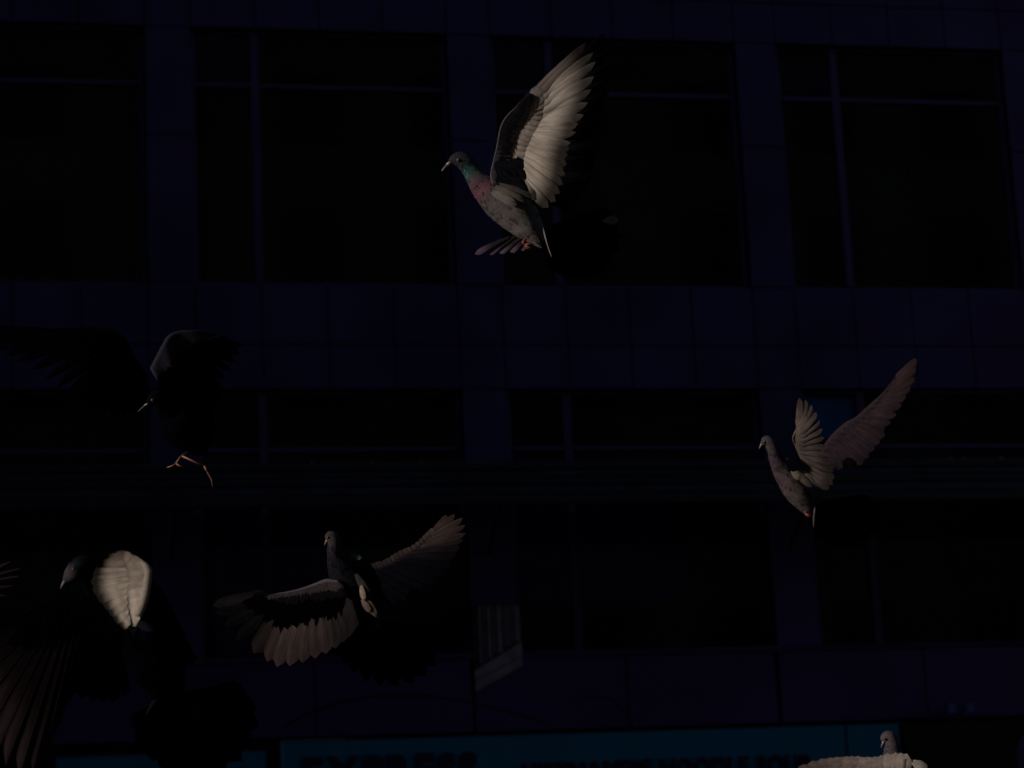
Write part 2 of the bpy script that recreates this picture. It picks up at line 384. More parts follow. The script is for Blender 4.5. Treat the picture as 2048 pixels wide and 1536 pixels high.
# ------------------------------------------------------------------ feathers
def feather_mesh(kind, seed):
    rr = random.Random(seed * 31 + {'primary': 1, 'secondary': 2, 'covert': 3, 'tail': 4}[kind])
    nx = 16 if kind != 'covert' else 9
    bend = {'primary': -.10, 'secondary': -.04, 'covert': 0, 'tail': 0}[kind]
    v, f, mi = [], [], []
    cols = (-1, -.5, 0, .5, 1)
    for i in range(nx + 1):
        u = i / nx
        if kind == 'primary': wd = min(1, .16 + (u / .22) * .84) if u < .22 else (1 - .48 * (u - .22)) * max(0, 1 - max(0, (u - .78) / .22) ** 2.0) ** .5
        elif kind == 'secondary': wd = min(1, .16 + (u / .25) * .84) * max(0, 1 - max(0, (u - .84) / .16) ** 2.6) ** .5
        elif kind == 'tail': wd = (.28 + .72 * min(1, u / .8)) * max(0, 1 - max(0, (u - .88) / .12) ** 2.4) ** .5
        else: wd = (min(1, .35 + u * 1.6)) * max(0, 1 - max(0, (u - .62) / .38) ** 2.1) ** .5
        wd = max(wd, .05 if i < nx else .02)
        cx = bend * u * u * 4 * .0
        for c in cols:
            asym = {'primary': (.34 if c > 0 else .66), 'secondary': (.45 if c > 0 else .55)}.get(kind, .5)
            e = 1 + (rr.uniform(-.05, .04) if abs(c) == 1 and 0 < i < nx else 0)
            y = c * asym * wd * e
            x = u - (.05 * abs(c) * wd if kind != 'covert' else .06 * abs(c)) + (rr.uniform(-.008, .008) if abs(c) == 1 else 0)
            z = (-.014 if kind != 'covert' else -.05) * c * c * wd + .03 * math.sin(u * math.pi) - (.04 * u * u if kind != 'covert' else .02 * u)
            v.append((x, y, z))
    for i in range(nx):
        for j in range(4):
            a = i * 5 + j; f.append((a, a + 1, a + 6, a + 5)); mi.append(0)
    if kind != 'covert':          # the shaft stands out on both sides
        b = len(v)
        for i in range(nx + 1):
            u = i / nx; cz = v[i * 5 + 2]; r = .022 * (1 - .9 * u) + .002
            v += [(cz[0], -r, cz[2]), (cz[0], 0, cz[2] + r * .35), (cz[0], r, cz[2]), (cz[0], 0, cz[2] - r * .35)]
        for i in range(nx):
            for j in range(4):
                f.append((b + i * 4 + j, b + i * 4 + (j + 1) % 4, b + i * 4 + 4 + (j + 1) % 4, b + i * 4 + 4 + j)); mi.append(1)
    return mesh(kind + '_feather', v, f, [M['feather'], M['feather']], True, mi)
FM = {k: [feather_mesh(k, s) for s in range(4)] for k in ('primary', 'secondary', 'covert', 'tail')}

VF = C2W @ Vector((0, 0, -1))      # view direction
def cv(v): return (C2W @ Vector(v)).normalized()   # vector given as right, up, towards the viewer
def feather(parent, name, kind, r, t, width, n, col, tip=0.0, twist=0.0):
    ax = t - r; L = ax.length; X = ax / L
    Z = (n - n.dot(X) * X).normalized(); Y = Z.cross(X)
    q = Matrix.Rotation(twist, 3, X); Y = q @ Y; Z = q @ Z
    mt = Matrix.Identity(4)
    for i in range(3): mt[i][0] = X[i] * L; mt[i][1] = Y[i] * width; mt[i][2] = Z[i] * L; mt[i][3] = r[i]
    o = link(name, R.choice(FM[kind]), parent, mt)
    j = R.uniform(.88, 1.1); o.color = (col[0] * j, col[1] * j, col[2] * j, 1); o['tip_tone'] = float(tip)
    return o

def interp(lst, u):
    """Catmull-Rom through a list of tuples"""
    k = len(lst) - 1; x = min(max(u, 0), 1) * k; i = min(int(x), k - 1); t = x - i
    p = [np.array(lst[max(0, min(k, i + d))], float) for d in (-1, 0, 1, 2)]
    return .5 * (2 * p[1] + (p[2] - p[0]) * t + (2 * p[0] - 5 * p[1] + 4 * p[2] - p[3]) * t * t + (3 * p[1] - p[0] - 3 * p[2] + p[3]) * t ** 3)
def lerp3(a, b, u): return tuple(a[i] + (b[i] - a[i]) * u for i in range(3))

class Bird:
    def __init__(s, D, loc, label):
        s.D = D; s.px = D / F
        s.o = empty('pigeon', s.P(*loc), label, 'pigeon', 'pigeons in flight')
    def P(s, x, y, dz=0):           # point seen at photo position x, y; dz metres behind the bird's own distance
        k = (s.D + dz) / F
        return CAM + C2W @ Vector(((x - 1024) * k, (768 - y) * k, -F * k))
    def loft(s, spine, name, mat, colf=None, n=22, steps=4, parent=None, rough=0.0):
        m = (len(spine) - 1) * steps; v = []; cols = []; cen = []
        pts = [interp(spine, i / m) for i in range(m + 1)]
        C = [s.P(p[0], p[1], p[2]) for p in pts]
        for i, p in enumerate(pts):
            tg = (C[min(i + 1, m)] - C[max(i - 1, 0)]).normalized()
            sd = tg.cross(VF).normalized(); dd = sd.cross(tg)
            for j in range(n):
                th = 2 * math.pi * j / n
                k = 1 + rough * noise.noise(Vector((p[0] * .09, p[1] * .09, th * 1.5)))
                v.append(C[i] + (sd * math.cos(th) * p[3] + dd * math.sin(th) * p[4]) * s.px * k)
                if colf: cols.append(colf(i / m, th))
        f = [(i * n + j, i * n + (j + 1) % n, (i + 1) * n + (j + 1) % n, (i + 1) * n + j) for i in range(m) for j in range(n)]
        f += [tuple(range(n))[::-1], tuple(m * n + j for j in range(n))]
        me = mesh(name, v, f, mat, True)
        if colf:
            a = me.color_attributes.new('Col', 'FLOAT_COLOR', 'POINT')
            a.data.foreach_set('color', [q for c in cols for q in (*c, 1)])
        return link(name, me, parent or s.o), v, cols, m, n
    def body(s, spine, colf, size=9, dens=1.0, start=.34, neck=0):
        sp = [(a[0], a[1], a[2] if len(a) > 4 else 0, a[-2], a[-1]) for a in spine]
        o, v, cols, m, n = s.loft(sp, 'body', M['plumage'], colf, rough=.06)
        # small contour feathers lying over the body, pointing to the tail
        V, Fc, Cc = [], [], []
        step = 2
        for i in range(int(m * (start if not neck else .2)), m - 3, 1):
            for j in range(0, n, 1):
                if R.random() > dens * .55: continue
                a = v[i * n + j]; b = v[(i + 2) * n + j]; c = v[i * n + (j + 1) % n]
                X = (b - a).normalized(); N = (c - a).cross(b - a)
                if N.length < 1e-9: continue
                N.normalize(); cen = sum((v[i * n + q] for q in range(0, n, 4)), Vector()) / len(range(0, n, 4))
                if N.dot(a - cen) < 0: N = -N
                Y = N.cross(X); nk = neck and i < m * .5; L = s.px * (neck if nk else size) * R.uniform(.8, 1.3); W = L * .42
                X = (X + Y * R.uniform(-.2, .2) + N * R.uniform(-.02, .05)).normalized()
                base = a + N * s.px * .05; k = len(V)
                V += [base, base + X * L * .35 + Y * W - N * s.px * .15, base + X * L * .8 + Y * W * .7 - N * s.px * .5, base + X * L, base + X * L * .8 - Y * W * .7 - N * s.px * .5, base + X * L * .35 - Y * W - N * s.px * .3, base + X * L * .5 + N * s.px * .2]
                Fc += [(k, k + 1, k + 6), (k + 1, k + 2, k + 6), (k + 2, k + 3, k + 6), (k + 3, k + 4, k + 6), (k + 4, k + 5, k + 6), (k + 5, k, k + 6)]
                g = R.uniform(.25, 1.9) if nk else R.uniform(.5, 1.25); cc = tuple(q * g for q in cols[i * n + j]); Cc += [cc] * 7
        me = mesh('contour_feathers', V, Fc, M['plumage'], False)
        at_ = me.color_attributes.new('Col', 'FLOAT_COLOR', 'POINT'); at_.data.foreach_set('color', [q for c in Cc for q in (*c, 1)])
        link('contour_feathers', me, o, None, 'stuff')
        return o
    def beak(s, a, b, c, r, dz=0):
        s.loft([(a[0], a[1], dz, r, r), (b[0], b[1], dz, r * .8, r * .8), ((b[0] + c[0]) / 2, (b[1] + c[1]) / 2, dz, r * .6, r * .6), (c[0], c[1], dz, r * .15, r * .15)], 'beak', M['beak'], n=10)
        k = .2; s.loft([(a[0] + 1, a[1] - r * .5, dz - .0005, r * .5, r * .6), ((a[0] + b[0]) / 2, (a[1] + b[1]) / 2 - r * .6, dz - .0005, r * .7, r * .8), (b[0], b[1] - r * .6, dz - .0005, r * .25, r * .3)], 'cere', M['cere'], n=10)
    def eye(s, x, y, dz, r):
        c = s.P(x, y, dz); e = MB().ball(c, r * s.px, 8).build('eye', M['iris'], s.o, True)
        p = c + (CAM - c).normalized() * r * s.px * .62
        MB().ball(p, r * s.px * .55, 8).build('pupil', M['pupil'], e, True)
    def leg(s, pts, toes, r=2.6, mat='foot'):
        l = MB().tube([s.P(*p) for p in pts], r * s.px, 8).build('leg', M[mat], s.o, True)
        for tz in toes:
            q = [s.P(*p) for p in tz]
            MB().tube(q, [r * s.px * (.95 - .35 * i / (len(q) - 1)) for i in range(len(q))], 8).build('toe', M[mat], l, True)
            d = (q[-1] - q[-2]).normalized()
            MB().tube([q[-1], q[-1] + d * 2.2 * s.px, q[-1] + d * 4 * s.px - zc * 1.5 * s.px], [r * s.px * .5, r * s.px * .35, r * s.px * .08], 6).build('claw', M['claw'], l, True)
    def wing(s, arm, roots, tips, nprim, n0, n1, col0, col1, wpx=(15, 19), tip=(.2, .5), coverts=None, ccol=None, ccol2=None, twist=.20,
             arm_r=(7, 5), label=None, ntips=None, acol=(.1, .1, .12), cn0=None, cn1=None, order=1, cols=None, flat=None, arm_up=-.5, skin=True, ctip=.25):
        """arm: leading edge from the wing tip side to the shoulder; roots likewise; tips: every flight feather's tip, outermost first."""
        if flat:      # the whole wing lies in one plane through the shoulder
            x0, y0, d0 = arm[-1]
            def fl(q, e=0): return (q[0], q[1], d0 + (flat[0] * (q[0] - x0) + flat[1] * (y0 - q[1])) / flat[2] * s.px + e)
            arm = [fl(q) for q in arm]; roots = [fl(q) for q in roots]; tips = [fl(q) for q in tips]; n0 = n1 = flat
        N = len(tips)
        A = [s.P(*interp(arm, i / (N - 1))) for i in range(N)]
        Rt = [s.P(*interp(roots, i / (N - 1))) for i in range(N)]
        T = [s.P(*(tuple(q) if len(q) == 3 else (*q, 0))) for q in tips]
        # wing: the arm with its skin fold
        m = 28; V = []; Cn = []; AA = [s.P(*interp(arm, i / m)) for i in range(m + 1)]; RR = [s.P(*interp(roots, i / m)) for i in range(m + 1)]
        ns = [cv(lerp3(n0, n1, i / m)) for i in range(m + 1)]
        K = 12
        for i in range(m + 1):
            ch = RR[i] - AA[i]; n_ = ns[i]; r = (arm_r[0] + (arm_r[1] - arm_r[0]) * (1 - i / m)) * s.px
            r *= min(1, .15 + 3 * i / m)
            c_ = ch.normalized() if ch.length > 1e-6 else cv((1, 0, 0))
            for j in range(K):
                th = 2 * math.pi * j / K; a = math.cos(th); b = math.sin(th)
                if a < 0: p = AA[i] + c_ * r * (1 + a) + n_ * b * r * .8
                else: p = AA[i] + c_ * (r + (0 if not skin else 1) * max(ch.length * 1.12 * min(1, .1 + 3 * i / m) - r, r * .8) * a + (0 if skin else r * a)) + n_ * b * r * .8
                V.append(p + n_ * r * arm_up)
        Fq = [(i * K + j, i * K + (j + 1) % K, (i + 1) * K + (j + 1) % K, (i + 1) * K + j) for i in range(m) for j in range(K)]
        Fq += [tuple(range(K))[::-1], tuple(m * K + j for j in range(K))]
        me = mesh('wing', V, Fq, M['plumage'], True)
        at_ = me.color_attributes.new('Col', 'FLOAT_COLOR', 'POINT'); at_.data.foreach_set('color', [q for _ in V for q in (*acol, 1)])
        wg = link('wing', me, s.o)
        if label: wg['label'] = label
        for i in range(N):
            u = i / (N - 1); n_ = cv(lerp3(n0, n1, u)); k = 'primary' if i < nprim else 'secondary'
            ww = wpx[0] if i < nprim else wpx[1]
            if i >= nprim: ww *= 1
            cc = cols[i] if cols else lerp3(col0, col1, i / (N - 1))
            feather(wg, k + '_feather', k, Rt[i] + n_ * (i * .00025 * order), T[i] + n_ * (i * .0004 * order), ww * s.px * R.uniform(.93, 1.07), n_, cc,
                    tip[0] if i < nprim else tip[1], twist)
        if coverts:
            for ri, (a, b, wd, cnt, off) in enumerate(coverts):
                for q in range(cnt):
                    x = (q + .5 + R.uniform(-.15, .15)) / cnt * (N - 1); i = min(int(x), N - 2); f_ = x - i
                    a_, r_, t_ = A[i].lerp(A[i + 1], f_), Rt[i].lerp(Rt[i + 1], f_), T[i].lerp(T[i + 1], f_)
                    u = x / (N - 1); n_ = cv(lerp3(cn0 or n0, cn1 or n1, u))
                    def path(w_): return a_.lerp(r_, w_) if w_ <= 1 else r_.lerp(t_, w_ - 1)
                    p0, p1 = path(a), path(b)
                    c0 = (ccol[ri] if len(ccol) == len(coverts) else lerp3(ccol[0], ccol[1], ri / max(1, len(coverts) - 1))) if ccol else col0
                    if ccol2: c1 = ccol2[ri] if len(ccol2) == len(coverts) else lerp3(ccol2[0], ccol2[1], ri / max(1, len(coverts) - 1)); c0 = lerp3(c0, c1, u)
                    feather(wg, 'covert_feather', 'covert', p0 + n_ * off * .6, p1 + n_ * off * .35, wd * s.px * R.uniform(.85, 1.15), n_, c0, ctip, twist * .5 + R.uniform(-.04, .04))
        return wg
    def tail(s, root, tips, n0, n1, col, width=24, spread=6, tip=.6, twist=.10):
        N = len(tips)
        for i, q in enumerate(tips):
            u = i / (N - 1); q = tuple(q) if len(q) == 3 else (*q, 0)
            n_ = cv(lerp3(n0, n1, u)); r = s.P(*interp(root, u)); c = col if not isinstance(col[0], tuple) else lerp3(col[0], col[1], u)
            feather(s.o, 'tail_feather', 'tail', r + n_ * i * .0004, s.P(*q) + n_ * i * .0005, width * s.px, n_, c, tip, twist)

def plum(head, neck, low, breast, belly, hn=.36, a=.12, b=.22, c=.34, d=.5, mott=.15):
    def f(u, th):
        st = [(0, head), (a, head), (b, neck), (c, low), (d, breast), (1, belly)]
        if .16 < u < .5: u = max(.16, min(.52, u + R.uniform(-.045, .045)))
        for (u0, c0), (u1, c1) in zip(st, st[1:]):
            if u <= u1:
                q = lerp3(c0, c1, (u - u0) / (u1 - u0)); break
        g = 1 + mott * R.uniform(-1, 1); return tuple(x * g for x in q)
    return f
SLATE = (.050, .055, .075); DARK = (.015, .015, .022); GREEN = (.035, .17, .15); PINK = (.26, .06, .12); GREY = (.13, .128, .155); PALE = (.31, .275, .27)
WHITE = (.66, .58, .50)
# ------------------------------------------------------------------ pigeon 1: the large lit one
b = Bird(4.0, (1000, 400), 'large sunlit pigeon with one pale wing raised high and green and pink neck')
b.body([(900, 327, 5, 5), (907, 322, 12, 11), (919, 320, 17, 15), (930, 325, 18, 16), (940, 338, 17, 16), (950, 353, 19, 19), (963, 369, 25, 26), (982, 386, 33, 35),
        (1005, 403, 40, 42), (1030, 423, 40, 42), (1052, 446, 34, 37), (1069, 467, 23, 27), (1082, 484, 13, 17), (1092, 495, 5, 9)],
       plum((.034, .034, .048), (.028, .10, .10), (.14, .050, .085), (.10, .094, .105), (.26, .235, .235), a=.24, b=.33, c=.47, d=.56), 10, neck=5)
b.beak((900, 327), (892, 333), (883, 343), 4.2, -.004)
b.eye(917, 320, -.0125, 4)
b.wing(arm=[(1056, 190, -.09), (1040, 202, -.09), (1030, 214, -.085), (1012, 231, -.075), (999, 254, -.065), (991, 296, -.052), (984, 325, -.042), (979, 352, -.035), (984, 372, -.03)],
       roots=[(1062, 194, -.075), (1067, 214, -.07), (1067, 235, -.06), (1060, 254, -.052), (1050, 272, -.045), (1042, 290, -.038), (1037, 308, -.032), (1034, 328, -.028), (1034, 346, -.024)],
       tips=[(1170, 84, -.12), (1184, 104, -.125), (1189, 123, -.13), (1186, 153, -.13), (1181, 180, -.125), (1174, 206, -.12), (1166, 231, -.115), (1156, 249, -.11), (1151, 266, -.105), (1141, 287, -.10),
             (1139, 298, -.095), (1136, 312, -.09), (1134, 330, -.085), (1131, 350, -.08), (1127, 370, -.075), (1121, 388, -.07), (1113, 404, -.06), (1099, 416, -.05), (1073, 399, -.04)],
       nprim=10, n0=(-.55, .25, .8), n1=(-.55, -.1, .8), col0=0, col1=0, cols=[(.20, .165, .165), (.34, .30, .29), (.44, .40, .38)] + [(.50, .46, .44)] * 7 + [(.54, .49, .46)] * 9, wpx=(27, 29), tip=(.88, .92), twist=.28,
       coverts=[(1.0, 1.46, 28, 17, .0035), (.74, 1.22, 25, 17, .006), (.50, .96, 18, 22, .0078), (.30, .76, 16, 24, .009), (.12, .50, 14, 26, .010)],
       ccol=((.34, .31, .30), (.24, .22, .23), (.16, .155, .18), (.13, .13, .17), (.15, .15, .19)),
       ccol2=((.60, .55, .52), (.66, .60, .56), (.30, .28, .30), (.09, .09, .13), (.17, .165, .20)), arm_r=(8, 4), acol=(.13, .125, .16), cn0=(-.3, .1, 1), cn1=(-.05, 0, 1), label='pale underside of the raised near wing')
for q in range(46):     # armpit shadow painted as dark feathers
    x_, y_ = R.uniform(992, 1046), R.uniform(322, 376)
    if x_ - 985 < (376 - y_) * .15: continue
    feather(b.o, 'armpit_shade_feather', 'covert', b.P(x_ - 8, y_ - 7, -.047), b.P(x_ + 13, y_ + 14, -.042), 15 * b.px, cv((.3, -.1, .9)), (.022, .022, .034), .2)
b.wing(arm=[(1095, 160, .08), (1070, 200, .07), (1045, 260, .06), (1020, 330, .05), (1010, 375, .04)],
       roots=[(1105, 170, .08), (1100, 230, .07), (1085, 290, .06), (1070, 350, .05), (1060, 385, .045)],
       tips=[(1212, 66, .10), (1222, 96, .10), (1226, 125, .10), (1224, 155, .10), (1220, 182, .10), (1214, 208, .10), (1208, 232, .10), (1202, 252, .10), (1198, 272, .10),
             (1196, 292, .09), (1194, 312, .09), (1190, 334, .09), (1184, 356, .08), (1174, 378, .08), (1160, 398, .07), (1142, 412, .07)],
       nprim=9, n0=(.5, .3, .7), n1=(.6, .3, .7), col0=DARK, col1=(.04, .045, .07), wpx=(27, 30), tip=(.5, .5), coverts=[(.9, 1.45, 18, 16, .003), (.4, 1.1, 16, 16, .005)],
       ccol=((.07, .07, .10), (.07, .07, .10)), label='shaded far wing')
b.tail([(1082, 458, .01), (1090, 462, .02), (1098, 462, .03), (1100, 455, .03)],
       [(1101, 514, -.03), (1112, 540, -.02), (1132, 552, 0), (1158, 557, .02), (1185, 553, .03), (1210, 542, .04), (1228, 523, .04), (1240, 498, .04), (1243, 472, .03), (1236, 446, .02), (1222, 428, .01)],
       (.6, -.1, .7), (.55, .1, .6), (.002, .002, .004), 32, tip=.7)  # body's shade on the tail put into a near-black colour
feather(b.o, 'tail_feather', 'tail', b.P(1178, 430, .03), b.P(1236, 442, .0), 20 * b.px, cv((-.25, .3, .8)), (.13, .13, .17), .2)  # sunlit tail corner painted as a lighter feather
feather(b.o, 'tail_feather', 'primary', b.P(1086, 455, -.03), b.P(1102, 516, -.035), 3.5 * b.px, cv((-.6, -.1, .6)), (.5, .46, .46), .2)  # sunlit edge of the outer tail feather, painted pale
for r_, t_ in (((1018, 474, .05), (948, 507, .06)), ((1034, 470, .05), (974, 508, .06)), ((1046, 472, .05), (998, 506, .055)), ((1056, 474, .05), (1020, 504, .05)), ((1064, 476, .05), (1040, 500, .05))):
    feather(b.o, 'tail_feather', 'tail', b.P(*r_), b.P(*t_), 15 * b.px, cv((-.1, .3, .9)), (.035, .027, .04), -2.2, .2)  # dark feathers brightened outward to paint their lit tips
for r_, t_, w_, c_ in (((988, 378, -.046), (1060, 417, -.040), 22, .22), ((992, 374, -.049), (1050, 405, -.046), 18, .26), ((985, 384, -.044), (1035, 412, -.05), 20, .27), ((1000, 370, -.05), (1072, 398, -.04), 18, .2)):
    feather(b.o, 'flank_feather', 'covert', b.P(*r_), b.P(*t_), w_ * b.px, cv((-.3, -.2, .9)), (c_, c_ * .93, c_ * .92), .3)
b.leg([(1052, 478, -.022), (1046, 484, -.024), (1050, 490, -.024)], [[(1050, 490, -.024), (1058, 495, -.025), (1066, 495, -.022)], [(1050, 490, -.024), (1056, 488, -.027), (1064, 489, -.027)], [(1050, 490, -.022), (1054, 496, -.02), (1062, 499, -.02)]], 2.6)
b.leg([(1064, 480, .004), (1066, 486, .004)], [[(1066, 486, .004), (1073, 486, .004), (1079, 484, .004)], [(1066, 486, .002), (1073, 490, .002)]], 2.2)

# ------------------------------------------------------------------ pigeon 2: right, wings in a V
b = Bird(5.0, (1590, 970), 'brownish pigeon at the right with both wings up in a V')
b.body([(1523, 890, 3, 3), (1527, 886, 7, 7), (1533, 882, 11, 10), (1541, 888, 12, 11), (1547, 903, 12, 12), (1553, 920, 14, 15), (1562, 938, 18, 21), (1576, 957, 23, 28), (1591, 976, 27, 31),
        (1604, 994, 25, 29), (1614, 1010, 19, 23), (1622, 1025, 11, 14), (1628, 1035, 4, 6)],
       plum((.085, .076, .095), (.06, .05, .07), (.07, .05, .068), (.08, .066, .074), (.10, .085, .09), a=.24, b=.33, c=.47, d=.56), 9)
b.beak((1523, 890), (1521, 893), (1518, 898), 2.8, -.003)
b.eye(1528, 884, -.0085, 2.6)
b.wing(arm=[(1596, 850, -.06), (1588, 864, -.06), (1584, 877, -.06), (1590, 893, -.05), (1598, 912, -.04), (1606, 932, -.03)],
       roots=[(1597, 852, -.06), (1593, 866, -.06), (1591, 881, -.055), (1597, 899, -.048), (1606, 918, -.038), (1614, 938, -.028)],
       tips=[(1598, 797, -.09), (1611, 801, -.09), (1623, 811, -.09), (1633, 825, -.09), (1640, 841, -.085), (1645, 858, -.08), (1649, 875, -.075), (1653, 893, -.07), (1657, 910, -.065), (1663, 927, -.06),
             (1668, 944, -.055), (1670, 958, -.05), (1667, 970, -.045), (1659, 980, -.04), (1645, 972, -.035)],
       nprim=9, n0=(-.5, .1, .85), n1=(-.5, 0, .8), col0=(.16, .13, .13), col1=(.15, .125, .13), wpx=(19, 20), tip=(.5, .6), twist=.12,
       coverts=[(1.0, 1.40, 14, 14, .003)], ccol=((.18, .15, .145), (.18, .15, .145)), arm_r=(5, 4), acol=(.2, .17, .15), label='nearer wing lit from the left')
b.wing(arm=[(1792, 752, .10), (1765, 785, .09), (1739, 808, .08), (1714, 831, .07), (1688, 846, .06), (1660, 872, .05), (1640, 900, .12)],
       roots=[(1790, 762, .10), (1768, 795, .09), (1745, 820, .08), (1722, 845, .07), (1700, 862, .06), (1675, 885, .05), (1652, 912, .04)],
       tips=[(1832, 716, .13), (1831, 735, .13), (1828, 755, .13), (1821, 773, .13), (1812, 792, .13), (1803, 810, .13), (1793, 829, .12), (1782, 845, .12), (1770, 858, .11),
             (1770, 872, .10), (1760, 886, .10), (1749, 900, .09), (1738, 915, .09), (1726, 929, .08), (1708, 934, .07), (1690, 935, .06), (1670, 938, .05)],
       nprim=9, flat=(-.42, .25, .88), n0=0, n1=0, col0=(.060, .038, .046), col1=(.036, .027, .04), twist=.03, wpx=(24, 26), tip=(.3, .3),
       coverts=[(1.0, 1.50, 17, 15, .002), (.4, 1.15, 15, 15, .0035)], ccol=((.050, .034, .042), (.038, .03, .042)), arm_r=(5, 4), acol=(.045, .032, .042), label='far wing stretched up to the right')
for r_, t_, w_, c_ in (((1584, 940, -.034), (1600, 960, -.034), 15, (.30, .26, .22)), ((1592, 938, -.036), (1620, 960, -.03), 11, (.16, .14, .15)), ((1598, 952, -.034), (1626, 975, -.03), 14, (.2, .17, .16)),
                       ((1600, 935, -.04), (1640, 968, -.034), 7, (.32, .28, .25)), ((1594, 932, -.04), (1632, 966, -.036), 6, (.3, .26, .24)), ((1572, 922, -.045), (1596, 942, -.05), 18, (.004, .004, .008)), ((1578, 914, -.045), (1604, 938, -.055), 16, (.004, .004, .008)), ((1580, 920, -.03), (1606, 940, -.036), 15, (.015, .015, .02)), ((1574, 916, -.03), (1592, 930, -.036), 11, (.03, .03, .045)), ((1612, 985, -.025), (1648, 998, -.01), 20, (.12, .11, .125)), ((1618, 995, -.02), (1645, 1010, -.01), 16, (.08, .08, .10))):
    feather(b.o, 'scapular_feather', 'covert', b.P(*r_), b.P(*t_), w_ * b.px, cv((-.3, .1, .9)), c_, .3)
b.tail([(1624, 1012, .0), (1634, 1012, .01), (1640, 1006, .02)],
       [(1629, 1056, 0), (1646, 1078, 0), (1668, 1091, .01), (1694, 1096, .02), (1720, 1092, .02), (1744, 1080, .03), (1762, 1062, .03), (1769, 1040, .03), (1762, 1018, .03), (1745, 1002, .02)],
       (.6, -.1, .7), (.55, .2, .6), (.002, .002, .003), 27, tip=.6)  # near-black colour carries the tail's shade
feather(b.o, 'tail_feather', 'primary', b.P(1630, 1014, -.02), b.P(1626, 1056, -.02), 4 * b.px, cv((-.6, -.1, .6)), (.16, .15, .17), .2)  # lit outer tail edge painted as a thin lighter feather
b.leg([(1611, 1022, -.014), (1611, 1028, -.016)], [[(1611, 1028, -.016), (1617, 1033, -.016), (1622, 1034, -.014)], [(1611, 1028, -.016), (1618, 1030, -.018), (1624, 1030, -.016)]], 2.2)

# ------------------------------------------------------------------ pigeon 3: middle, wings spread
b = Bird(4.6, (705, 1180), 'dark pigeon in the lower middle with wings spread wide and head upright')
b.body([(654, 1081, 3, 3), (657, 1076, 9, 9), (664, 1073, 12, 11), (668, 1084, 13, 12), (669, 1100, 14, 14), (673, 1120, 19, 18), (684, 1144, 29, 28), (699, 1170, 38, 37), (714, 1197, 39, 38),
        (729, 1222, 31, 31), (742, 1243, 19, 21), (752, 1261, 8, 9)],
       plum((.065, .058, .068), (.034, .032, .046), (.014, .014, .022), (.010, .010, .014), (.05, .042, .042), a=.24, b=.33, c=.47, d=.6), 10)  # breast coloured dark to paint the shadow on it
b.beak((654, 1082), (652, 1085), (649, 1091), 3, -.003)
b.eye(656, 1075, -.0085, 2.6)
b.wing(arm=[(536, 1190, -.09), (560, 1185, -.085), (585, 1180, -.08), (612, 1172, -.07), (635, 1163, -.055), (652, 1157, -.045), (676, 1160, -.04)],
       roots=[(545, 1200, -.085), (565, 1203, -.08), (585, 1205, -.075), (612, 1203, -.065), (640, 1200, -.055), (668, 1198, -.045), (690, 1195, -.04)],
       tips=[(422, 1211, -.07), (428, 1228, -.07), (446, 1252, -.065), (470, 1280, -.055), (505, 1306, -.04), (532, 1323, -.03), (552, 1334, -.025), (578, 1332, -.02), (604, 1326, -.02), (630, 1317, -.02),
             (652, 1308, -.02), (672, 1297, -.02), (688, 1285, -.02), (700, 1274, -.02), (709, 1262, -.02)],
       nprim=4, flat=(-.42, .25, .9), n0=0, n1=0, col0=DARK, col1=DARK, cols=[(.018, .016, .021)] + [(.007, .007, .010)] * 3 + [(.03, .023, .026), (.06, .045, .048)] + [(.075, .056, .06)] * 3 + [(.062, .048, .052)] * 2 + [(.048, .038, .043)] + [(.032, .028, .034)] * 3, wpx=(36, 34), tip=(.3, .3), twist=-.06,  # shaded outer and lit inner flight feathers set by colour
       coverts=[(1.0, 1.66, 30, 24, .006), (.8, 1.45, 26, 22, .010), (.5, 1.15, 18, 24, .012), (.2, .8, 16, 26, .014)], ccol=((.0012, .0012, .002), (.0012, .0012, .002), (.010, .009, .014), (.075, .064, .075)), arm_r=(6, 4), acol=(.10, .09, .11),  # shade over the coverts painted as near-black
       cn0=(-.2, .2, .9), cn1=(.0, .1, .9), label='spread wing on the left, shade painted into the coverts over flight feathers coloured as lit')
b.wing(arm=[(868, 1056, .06), (851, 1071, .06), (825, 1092, .05), (796, 1104, .05), (769, 1121, .04), (746, 1127, .03), (715, 1140, .02)],
       roots=[(866, 1066, .06), (850, 1084, .06), (828, 1104, .05), (800, 1120, .05), (775, 1135, .04), (750, 1145, .03), (725, 1155, .02)],
       tips=[(893, 1030, .10), (909, 1028, .10), (925, 1036, .10), (930, 1050, .10), (931, 1066, .10), (927, 1080, .10), (920, 1095, .09), (911, 1112, .09), (900, 1130, .08), (886, 1148, .08), (870, 1164, .07),
             (852, 1178, .06), (834, 1190, .05), (814, 1200, .04), (795, 1206, .03)],
       nprim=6, flat=(-.30, .25, .9), n0=0, n1=0, col0=(.17, .12, .12), col1=(.012, .012, .018), cols=[(.085, .062, .066)] * 4 + [(.060, .046, .052), (.040, .032, .038), (.024, .020, .027), (.014, .012, .018)] + [(.006, .006, .011)] * 7, wpx=(19, 22), tip=(.2, .3),  # lit wing end fading into shade, painted feather by feather
       coverts=[(.5, 1.30, 13, 20, .003), (.0, .9, 13, 20, .005)], ccol=((.05, .04, .045), (.09, .07, .075)), ccol2=((.004, .004, .008), (.035, .028, .034)), arm_r=(4, 3), acol=(.10, .08, .09), label='spread wing reaching up to the right')
b.tail([(742, 1245, .01), (760, 1245, .02)],
       [(676, 1302, .0), (688, 1328, .0), (708, 1348, .01), (734, 1363, .01), (764, 1371, .02), (796, 1373, .03), (828, 1367, .03), (854, 1351, .04), (872, 1328, .04), (882, 1300, .04), (882, 1272, .04)],
       (.7, -.3, .6), (.6, .1, .6), (.0015, .0015, .0015), 34, tip=.5)  # tail shade painted in as near-black
